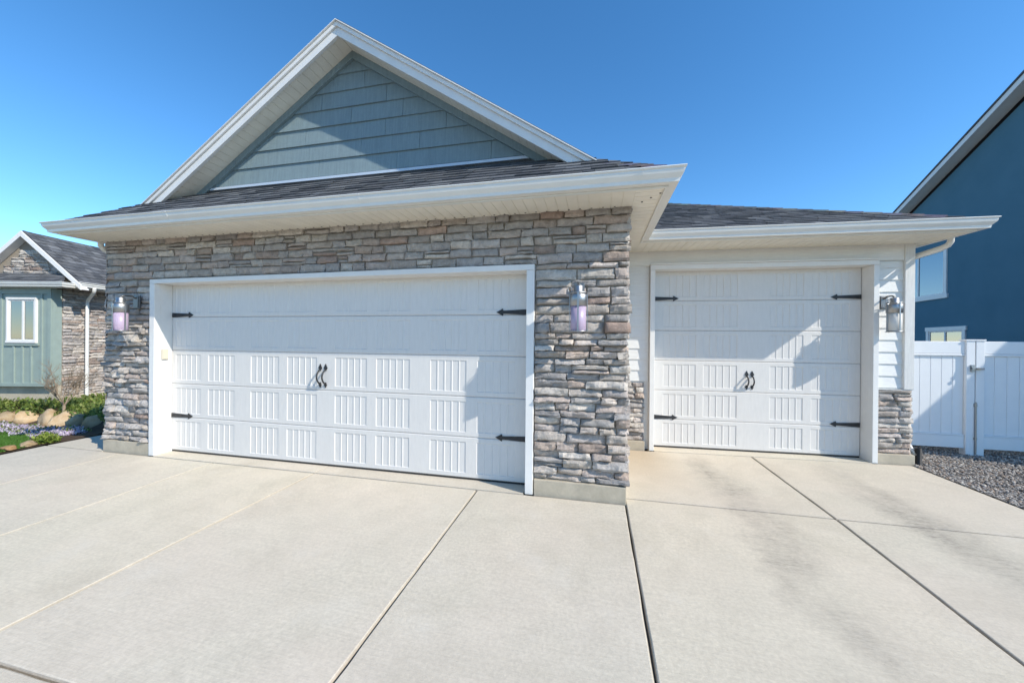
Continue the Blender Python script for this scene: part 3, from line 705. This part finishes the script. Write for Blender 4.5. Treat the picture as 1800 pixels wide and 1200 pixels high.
# ------------------------------------------------------------------ gravel strip
mb = MB(); gr = random.Random(3)
mb.add([(9.50, -6, gz(-6) - .02), (14.2, -6, gz(-6) - .02), (14.2, 0, -.012), (9.50, 0, -.012), (14.2, 9, -.012), (9.5, 9, -.012)], [(0, 1, 2, 3), (3, 2, 4, 5)], (.16, .15, .14))
tag(mb.build('gravel_bed', M['gravel']), kind='structure')
ico = [(0, 0, 1), (.89, 0, .45), (.28, .85, .45), (-.72, .53, .45), (-.72, -.53, .45), (.28, -.85, .45), (.72, .53, -.45), (-.28, .85, -.45), (-.89, 0, -.45), (-.28, -.85, -.45), (.72, -.53, -.45), (0, 0, -1)]
icf = [(0,1,2),(0,2,3),(0,3,4),(0,4,5),(0,5,1),(1,6,2),(2,7,3),(3,8,4),(4,9,5),(5,10,1),(6,7,2),(7,8,3),(8,9,4),(9,10,5),(10,6,1),(6,11,7),(7,11,8),(8,11,9),(9,11,10),(10,11,6)]
GC = [(.34, .30, .26), (.25, .225, .20), (.42, .37, .32), (.19, .175, .165), (.34, .26, .20), (.52, .48, .42), (.29, .275, .26)]
mb = MB()
for k in range(25000):
    x_ = 9.515 + (gr.random() ** 1.25) * 3.2; y_ = gr.uniform(-.9, 3.2)
    s_ = gr.uniform(.006, .0155) ; a, b, c_ = s_ * gr.uniform(.8, 1.35), s_ * gr.uniform(.8, 1.2), s_ * gr.uniform(.55, .9); th = gr.uniform(0, 6.28); ct, sn = math.cos(th), math.sin(th)
    zc = gz(y_) - .005 + gr.uniform(0, .014); kk = gr.uniform(.75, 1.2); cc = gr.choice(GC)
    V = [(x_ + (p[0]*a*ct - p[1]*b*sn), y_ + (p[0]*a*sn + p[1]*b*ct), zc + p[2]*c_ + p[0] * c_ * .3) for p in ico]
    if min(q[0] for q in V) < 9.502: continue
    mb.add(V, icf, tuple(q * kk for q in cc))
tag(mb.build('gravel', M['gravel']), 'loose grey and tan gravel in the side yard in front of the vinyl gate', 'gravel', kind='stuff')

# ------------------------------------------------------------------ windows for the neighbours
def window(parent, T, x0, x1, z0, z1, y, mull=.5, trim=.09, sill=True, head=False, blind=True):
    """frame, panes, blind; local wall front at y, outward = -y"""
    f = MB(); f.box((x0 - trim, y - .03, z0), (x0, y + .02, z1), M=T); f.box((x1, y - .03, z0), (x1 + trim, y + .02, z1), M=T)
    f.box((x0 - trim - (.03 if head else 0), y - .034, z1), (x1 + trim + (.03 if head else 0), y + .02, z1 + trim * 1.15), M=T)
    f.box((x0 - trim - (.04 if sill else 0), y - .04, z0 - trim * 1.2), (x1 + trim + (.04 if sill else 0), y + .02, z0), M=T)
    s = .035; xm = lerp(x0, x1, mull)
    for a, b in (((x0, y - .012, z0), (x0 + s, y + .02, z1)), ((x1 - s, y - .012, z0), (x1, y + .02, z1)), ((x0 + s, y - .012, z0), (x1 - s, y + .02, z0 + s)), ((x0 + s, y - .012, z1 - s), (x1 - s, y + .02, z1)), ((xm - s * .7, y - .016, z0 + s), (xm + s * .7, y + .02, z1 - s))): f.box(a, b, M=T)
    fr = f.build('window', M['white'], parent, .003)
    for a, b in ((x0 + s, xm - s * .7), (xm + s * .7, x1 - s)):
        g = MB(); g.box((a, y, z0 + s), (b, y + .006, z1 - s), M=T); g.build('pane', M['glass'], fr)
    if blind:
        g = MB(); n = int((z1 - z0) / .035)
        for k in range(n):
            zz = z1 - s - k * .035; g.prism([(x0 + .02, y + .05, zz), (x1 - .02, y + .05, zz), (x1 - .02, y + .068, zz - .024), (x0 + .02, y + .068, zz - .024)], (0, .002, 0), M=T)
        g.build('blind', M['blind'], fr)
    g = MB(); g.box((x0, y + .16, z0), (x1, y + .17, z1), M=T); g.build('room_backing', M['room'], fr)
    return fr

# ------------------------------------------------------------------ blue neighbour (right)
bd = Vector((.1039, .9946, 0)); BP = Vector((14.799, 8.696, 0))
# local frame: x along the wall towards the viewer (-bd), outward (-y local) = -x world side
BX = -bd; BYv = Vector((-BX.y, BX.x, 0))
T = Matrix(((BX.x, BYv.x, 0, BP.x), (BX.y, BYv.y, 0, BP.y), (0, 0, 1, 0), (0, 0, 0, 1)))
bh = empty('blue_house', BP); bh.matrix_world = T
tag(bh, 'tall blue stucco house with white trimmed windows beyond the white gate', 'house')
I4 = None
def bz(s): return 5.60 + .385 * (s + 1.62)
XP = 2.75; ZP = bz(XP)      # peak of the side gable
mb = MB()
# wall with two window openings: built from pieces round them
wins = [(-1.95, .0, 2.915, 4.11), (-.52, .62, .75, 1.905)]
def wallpiece(a, b, z0, z1): mb.box((a, 0, z0), (b, .2, z1))
def top_at(x_): return (bz(x_) if x_ < XP else ZP - .9 * (x_ - XP)) - .22
xsplit = [-1.35, XP, 4.6]
mb.box((-1.35 - .6, 0, -.2), (4.6, .2, .75))
mb.box((-1.95, 0, .75), (-.52, .2, 1.905)); mb.box((.62, 0, .75), (4.6, .2, 1.905)); mb.box((-1.95, 0, 1.905), (4.6, .2, 2.915))
mb.box((.0, 0, 2.915), (4.6, .2, 4.11)); mb.box((-1.95, 0, 4.11), (4.6, .2, 5.2))
mb.prism([(-1.95, 0, 5.2), (4.6, 0, 5.2), (4.6, 0, top_at(4.6)), (XP, 0, top_at(XP)), (-1.95, 0, top_at(-1.95))], (0, .2, 0))
mb.box((-1.95, .2, -.2), (-1.75, 9, 5.0)); mb.box((4.4, .2, -.2), (4.6, 9, 5.0)); mb.box((-1.75, 8.8, -.2), (4.4, 9, 5.0))
# unseen front gable, added and shaped to cast the gates' diagonal shadow
gy0 = 7.35
mb.box((4.61, -.85, -.2), (gy0, -.65, 2.62)); mb.prism([(gy0 + .003, -.65, -.2), (gy0 + .003, 7.0, -.2), (gy0 + .003, 7.0, 2.7), (gy0 + .003, 3.2, 6.75), (gy0 + .003, -.65, 2.8)], (-.2, 0, 0)); mb.box((4.61, 7.0, -.2), (gy0, 7.2, 2.6)); mb.box((4.4, -.85, -.2), (4.6, -.002, 2.62))
mb.build('wall', M['stucco'], bh)
mb = MB(); o1 = .30
mb.prism([(-2.1, -o1, bz(-2.1) - .13), (XP, -o1, ZP - .13), (XP, -o1, ZP), (-2.1, -o1, bz(-2.1))], (0, .03, 0)); mb.prism([(XP, -o1, ZP - .13), (4.8, -o1, ZP - .9 * (4.8 - XP) - .13), (4.8, -o1, ZP - .9 * (4.8 - XP)), (XP, -o1, ZP)], (0, .03, 0)); mb.build('rake_fascia', M['white'], bh)
mb = MB(); mb.prism([(-2.1, -o1 + .03, bz(-2.1) - .12), (XP, -o1 + .03, ZP - .12), (XP, -o1 + .03, ZP - .10), (-2.1, -o1 + .03, bz(-2.1) - .10)], (0, o1 - .03, 0)); mb.build('rake_soffit', M['gutter'], bh)
mb = MB()
mb.prism([(-2.1, -o1 - .02, bz(-2.1) + .002), (XP, -o1 - .02, ZP + .002), (XP, -o1 - .02, ZP + .05), (-2.1, -o1 - .02, bz(-2.1) + .05)], (0, 9.4, 0), SH[0])
z48 = ZP - .9 * (4.8 - XP)
mb.prism([(XP, -o1 - .02, ZP + .002), (4.8, -o1 - .02, z48), (4.8, -o1 - .02, z48 + .05), (XP, -o1 - .02, ZP + .05)], (0, 9.4, 0), SH[0])
mb.prism([(4.55, -1.15, 2.391), (gy0 + .02, -1.15, 2.391), (gy0 + .02, 3.2, 6.89), (4.55, 3.2, 6.89)], (0, -.04, .05), SH[0]); mb.prism([(4.55, 7.5, 2.443), (gy0 + .02, 7.5, 2.443), (gy0 + .02, 3.2, 6.89), (4.55, 3.2, 6.89)], (0, .04, .05), SH[0])  # last two prisms: roof of the added gable, pitched to set the shadow's edge
mb.build('roof', M['shingle'], bh)
window(bh, None, -1.95, .0, 2.915, 4.11, 0, .50, .10)
window(bh, None, -.52, .62, .75, 1.905, 0, .5, .095, False, True)

# ------------------------------------------------------------------ green-grey neighbour (left)
fh = Vector((math.sin(yaw), math.cos(yaw), 0)); uh = Vector((math.cos(yaw), -math.sin(yaw), 0))
LO = Vector((CAM.x, CAM.y, 0)) + fh * 9.1 + uh * (-11)
lh = empty('neighbour_house', LO, -yaw); tag(lh, 'sage green and stone house with a bay window behind the flower bed', 'house')
XW = -.10; LE = 2.845; RDG = (-.91, 4.09); SL = (RDG[1] - LE) / (.5 - RDG[0])
mb = MB(); mb.box((-6, 0, .0), (XW - .05, .2, 2.82)); mb.box((XW - .25, .2, 0), (XW - .05, 6, 2.82)); mb.prism([(-2.2, .0, 2.82), (.30, .0, 2.82), (.30, 0, 2.95), (RDG[0], 0, RDG[1] - .12), (-2.2, 0, 2.95)], (0, .2, 0)); mb.build('wall', M['mortar'], lh)
mb = MB(); lr = random.Random(9)
veneer(mb, (XW - .05, 0, 0), (0, 1, 0), (1, 0, 0), [(.02, 3.2, .0, 2.74)], lr, depth=(.02, .06), lens=(.18, .42)); mb.build('stone_veneer', M['stone'], lh); mb = MB()
veneer(mb, (0, 0, 0), (1, 0, 0), (0, -1, 0), [(-1.75, .0, 2.90, 3.08), (-1.55, -.22, 3.08, 3.28), (-1.35, -.45, 3.28, 3.48), (-1.15, -.66, 3.48, 3.66)], lr, depth=(.015, .045), lens=(.16, .36))
mb.build('gable_stone', M['stone'], lh)
mb = MB(); mb.box((-6, -.2, .355), (XW - .02, -.001, 2.70)); bay = mb.build('bay', M['green'], lh)
mb = MB(); xw0, xw1, zw0, zw1 = -1.13, -.50, 1.43, 2.42
for x_ in (-5.2, -4.9, -4.6, -4.3, -4.0, -3.7, -3.4, -3.1, -2.8, -2.5, -2.2, -1.9, -1.6, -1.32, -.35, -.19): mb.box((x_ - .022, -.222, .355), (x_ + .022, -.199, 2.60))
for x_ in (-1.02, -.81, -.60): mb.box((x_ - .022, -.222, .355), (x_ + .022, -.199, zw0 - .11))
mb.box((-6, -.228, 2.56), (XW - .015, -.199, 2.71)); mb.box((-6, -.228, .33), (XW - .015, -.199, .41)); mb.box((XW - .10, -.226, .41), (XW - .012, -.199, 2.56)); mb.box((XW - .021, -.199, .33), (XW - .004, -.12, 2.71)); mb.box((xw0 - .09, -.236, zw0 - .12), (xw1 + .09, -.199, zw0 - .055))
for x_ in [-5.5 + .28 * k for k in range(19)]: mb.tube([(x_, -.229, 2.665), (x_, -.232, 2.665)], .02, 8)
mb.build('batten', M['green'], lh, .002)
mb = MB(); mb.box((-6, -.08, -.1), (XW - .03, -.001, .345)); mb.box((XW - .049, .0, -.1), (XW + .0, 3.2, .05)); mb.build('foundation', M['concrete_base'], lh)
window(lh, None, xw0, xw1, zw0, zw1, -.215, .55, .045, False, False, True)
# roofs
rA = [(.5, -.15, LE), (.5, 6, LE), (RDG[0], 6, RDG[1]), (RDG[0], -.15, RDG[1])]
roof_plane('roof', rA, lh, True, .135, seed=31)
xl = 2 * RDG[0] - .5
roof_plane('roof', [(xl, 6, LE), (xl, -.15, LE), (RDG[0], -.15, RDG[1]), (RDG[0], 6, RDG[1])], lh, True, .27, seed=32)
roof_plane('bay_roof', [(-6, -.43, 2.815), (.40, -.43, 2.815), (-.02, -.005, 3.09), (-6, -.005, 3.09)], lh, seed=33)
mb = MB()
for sgn in (-1, 1):
    xe = RDG[0] + sgn * 1.46; ze = RDG[1] - SL * 1.46
    mb.prism([(RDG[0], -.19, RDG[1] - .13), (xe, -.19, ze - .13), (xe, -.19, ze - .005), (RDG[0], -.19, RDG[1] - .005)], (0, .03, 0)); mb.prism([(RDG[0], -.155, RDG[1] - .12), (xe, -.155, ze - .12), (xe, -.155, ze - .10), (RDG[0], -.155, RDG[1] - .10)], (0, .15, 0))
mb.build('rake_fascia', M['white'], lh)
mb = MB(); g2p = [(0, 0), (0, -.014), (-.012, -.02), (-.014, -.05), (-.036, -.085), (-.036, -.105), (-.10, -.105), (-.10, -.005)]
mb.sweep([(-6, -.46), (.43, -.46), (.43, -.16)], g2p, 2.825); mb.sweep([(.52, -.17), (.52, 6)], g2p, LE + .02)
mb.box((-6, -.37, 2.70), (.33, -.2, 2.715)); mb.box((XW, -.16, 2.73), (.42, 6, 2.745)); mb.box((.30, -.165, 2.74), (.43, -.15, 2.86)); mb.build('gutter', M['gutter'], lh)
mb = MB(); mb.tube([(.47, .18, 2.76), (.47, .18, 2.70), (.42, .21, 2.65), (.05, .42, 2.50), (-.01, .45, 2.44), (-.015, .45, 2.35), (-.015, .45, .02)], .042, 10, flat=.8); mb.build('downspout', M['gutter'], lh)

# ------------------------------------------------------------------ planting on the left
def boulder(name, x_, y_, z_, sx, sy, sz, seed, label, group, rot=0., tint=(.5, .5, .5)):
    rg = random.Random(seed); bm = bmesh.new(); bmesh.ops.create_icosphere(bm, subdivisions=3, radius=1)
    off = [(rg.uniform(-5, 5), rg.uniform(-5, 5), rg.uniform(-5, 5)) for _ in range(3)]; from mathutils import noise
    cutn = [Vector((rg.uniform(-1, 1), rg.uniform(-1, 1), rg.uniform(-.4, 1))).normalized() for _ in range(9)]
    for v_ in bm.verts:
        p = v_.co.copy()
        for c_ in cutn:
            d = p.dot(c_) - .66
            if d > 0: p -= c_ * d * .85
        p *= 1 + .20 * noise.noise(p * 1.6 + Vector(off[0])) + .10 * noise.noise(p * 5 + Vector(off[1]))
        v_.co = (p.x * sx, p.y * sy, max(p.z, -.55) * sz)
    mbx = MB(); bm.verts.index_update(); mbx.add([v_.co for v_ in bm.verts], [[q.index for q in f.verts] for f in bm.faces], tint, True); bm.free()
    o = mbx.build(name, M['boulder']); o.location = (x_, y_, z_); o.rotation_euler.z = rot
    return tag(o, label, 'boulder' if name == 'boulder' else 'rock', group)
GB = 'sandstone boulders edging the raised bed'
bl = [(-7.72, 2.08, .36, .28, .19, 'long flat tan boulder at the left edge of the photo'), (-7.13, 2.17, .25, .24, .24, 'pale tan boulder second from the left edge of the photo'),
      (-6.50, 2.22, .33, .27, .28, 'big sunlit tan boulder left of the bare shrub'), (-5.72, 2.00, .30, .26, .27, 'rounded tan boulder directly below the bare shrub'),
      (-4.75, 1.78, .22, .22, .22, 'small partly shaded boulder right of the bare shrub'), (-3.85, 1.52, .21, .22, .22, 'shaded tan boulder right of the partly shaded one'), (-2.75, 1.28, .22, .22, .20, 'shaded boulder next to the concrete side path')]
for k, (x_, y_, a, b, c_, lab) in enumerate(bl): boulder('boulder', x_, y_, bed_h(x_, y_ - .3) + .09, a, b, c_, 50 + k, lab, GB, rnd.uniform(-.5, .5), (.5 + rnd.uniform(-.09, .09),) * 3)
GR = 'small edging stones along the lawn'
for k, (x_, y_, s_, lab) in enumerate([(-2.17, -.12, .085, 'pale grey edging stone beside the yellow green shrub'), (-2.13, -.30, .075, 'brown edging stone next to the concrete, right of the lawn'), (-2.10, -.52, .08, 'grey edging stone next to the concrete at the left edge of the photo')]):
    boulder('edging_stone', x_, y_, .03, s_ * 1.2, s_, s_ * .6, 80 + k, lab, GR, .4 * k, (.42, .43, .44) if k != 1 else (.38, .32, .27))

def leaves(mb, cx, cy, cz, rx, ry, rz, n, size, cols, rg, up=.3, shape=1.0):
    for _ in range(n):
        th = rg.uniform(0, 6.283); ph = rg.uniform(-.1, 1.0); rr = rg.random() ** .4
        p = Vector((cx + rx * rr * math.cos(th) * math.sqrt(max(0, 1 - ph * ph)), cy + ry * rr * math.sin(th) * math.sqrt(max(0, 1 - ph * ph)), cz + rz * rr * ph))
        s_ = size * rg.uniform(.6, 1.4); d = Vector((rg.uniform(-1, 1), rg.uniform(-1, 1), rg.uniform(-.3, 1) + up)).normalized(); a = d.cross(Vector((rg.uniform(-1, 1), rg.uniform(-1, 1), rg.uniform(-1, 1)))).normalized()
        k = rg.uniform(.7, 1.25); c_ = tuple(q * k for q in rg.choice(cols))
        mb.add([p, p + d * s_ * .5 + a * s_ * .28 * shape, p + d * s_, p + d * s_ * .5 - a * s_ * .28 * shape], [(0, 1, 2, 3)], c_)
gr = random.Random(77)
GRN = [(.14, .20, .04), (.10, .15, .035), (.20, .26, .055), (.26, .29, .09)]
# raised bed ground cover
mb = MB()
for k in range(1100):
    x_ = gr.uniform(-9.6, -2.6); y_ = bed_line(x_) + gr.uniform(.12, 1.5); h = gr.uniform(.05, .19)
    leaves(mb, x_, y_, bed_h(x_, y_), .14, .14, h, 16, .075, GRN, gr, .5)
tag(mb.build('ground_cover', M['leaf']), 'leafy green ground cover on the raised bed below the neighbouring bay window', 'ground cover', kind='stuff')
mb = MB(); PUR = [(.54, .45, .57), (.61, .54, .63), (.46, .38, .51), (.66, .61, .66)]
for k in range(420):
    x_ = gr.uniform(-7.4, -2.9); y_ = bed_line(x_) - .30 - (gr.random() ** 1.5) * .42; hh = .05 + .04 * math.sin(x_ * 5)
    leaves(mb, x_, y_, bed_h(x_, y_) + hh * .3, .09, .07, max(.03, hh), 15, .03, PUR if gr.random() < .68 else GRN, gr, .8, 1.6)
tag(mb.build('flower_carpet', M['leaf']), 'carpet of small pale purple flowers in front of the boulders', 'flowers', kind='stuff')
mb = MB()
for k in range(26000):
    x_ = gr.uniform(-6.4, -2.1); y_ = gr.uniform(-.7, bed_line(x_) - .66)
    if y_ > -.17 - .45 * (x_ + 2.0): continue
    h = gr.uniform(.025, .055); a = gr.uniform(0, 6.28); dx, dy_ = math.cos(a) * .0065, math.sin(a) * .0065; lx, ly = gr.uniform(-.02, .02), gr.uniform(-.02, .02); k_ = gr.uniform(.7, 1.3)
    z0 = bed_h(x_, y_) + gz(y_)
    mb.add([(x_ - dx, y_ - dy_, z0), (x_ + dx, y_ + dy_, z0), (x_ + lx, y_ + ly, z0 + h)], [(0, 1, 2)], (.085 * k_, .19 * k_, .03 * k_))
tag(mb.build('lawn', M['leaf']), 'patch of short bright green grass beside the concrete', 'grass', kind='stuff')
# yellow-green shrub
sh = empty('low_shrub', (-2.24, .09, -.02)); tag(sh, 'small yellow green shrub between the lawn and the dark mulch', 'shrub')
mb = MB(); leaves(mb, 0, 0, 0, .17, .14, .13, 380, .045, [(.16, .22, .03), (.22, .27, .05), (.11, .17, .03)], gr, .5); mb.build('foliage', M['leaf'], sh)
mb = MB()
for k in range(9):
    a = k * .7; mb.tube([(0, 0, 0), (.07 * math.cos(a), .06 * math.sin(a), .12)], [.005, .002], 5)
mb.build('stem', M['twig'], sh)
# bare twiggy shrub against the stone wall
def px(pxx, d): return CAM + fw * d + r2 * ((pxx - 900) / F * d)
b0 = px(113, 8.3); tw = empty('bare_shrub', (b0.x, b0.y, bed_h(b0.x, b0.y))); tag(tw, 'bare twiggy shrub in front of the neighbouring stone wall', 'shrub')
mb = MB(); mb.tube([(0, 0, 0), (.01, .0, .16), (-.01, .01, .30)], [.035, .03, .024], 7); mb.build('trunk', M['twig'], tw)
mb = MB()
def branch(p, d, L, r, lev):
    q = p; pts = [p]
    for k in range(4):
        d = (d + Vector((gr.uniform(-.25, .25), gr.uniform(-.25, .25), gr.uniform(-.08, .22)))).normalized(); q = q + d * L / 4; pts.append(q)
    mb.tube(pts, [r * (1 - .16 * k) for k in range(5)], 5 if lev < 2 else 3)
    if lev < 3:
        for k in range(5 if lev == 0 else 4): branch(pts[gr.randint(2, 4)], (d + Vector((gr.uniform(-.8, .8), gr.uniform(-.8, .8), gr.uniform(-.2, .6)))).normalized(), L * gr.uniform(.45, .75), r * .55, lev + 1)
for k in range(7):
    a = k * .9; branch(Vector((-.01, .01, .26)), Vector((math.cos(a) * .6, math.sin(a) * .6, .9)).normalized(), .52, .013, 0)
mb.build('branches', M['twig'], tw)
mb = MB(); leaves(mb, 0, 0, .45, .42, .42, .8, 260, .022, [(.30, .22, .12), (.22, .20, .08), (.34, .26, .2)], gr, .2); bu = mb.build('buds', M['leaf'], tw); bu['kind'] = 'stuff'
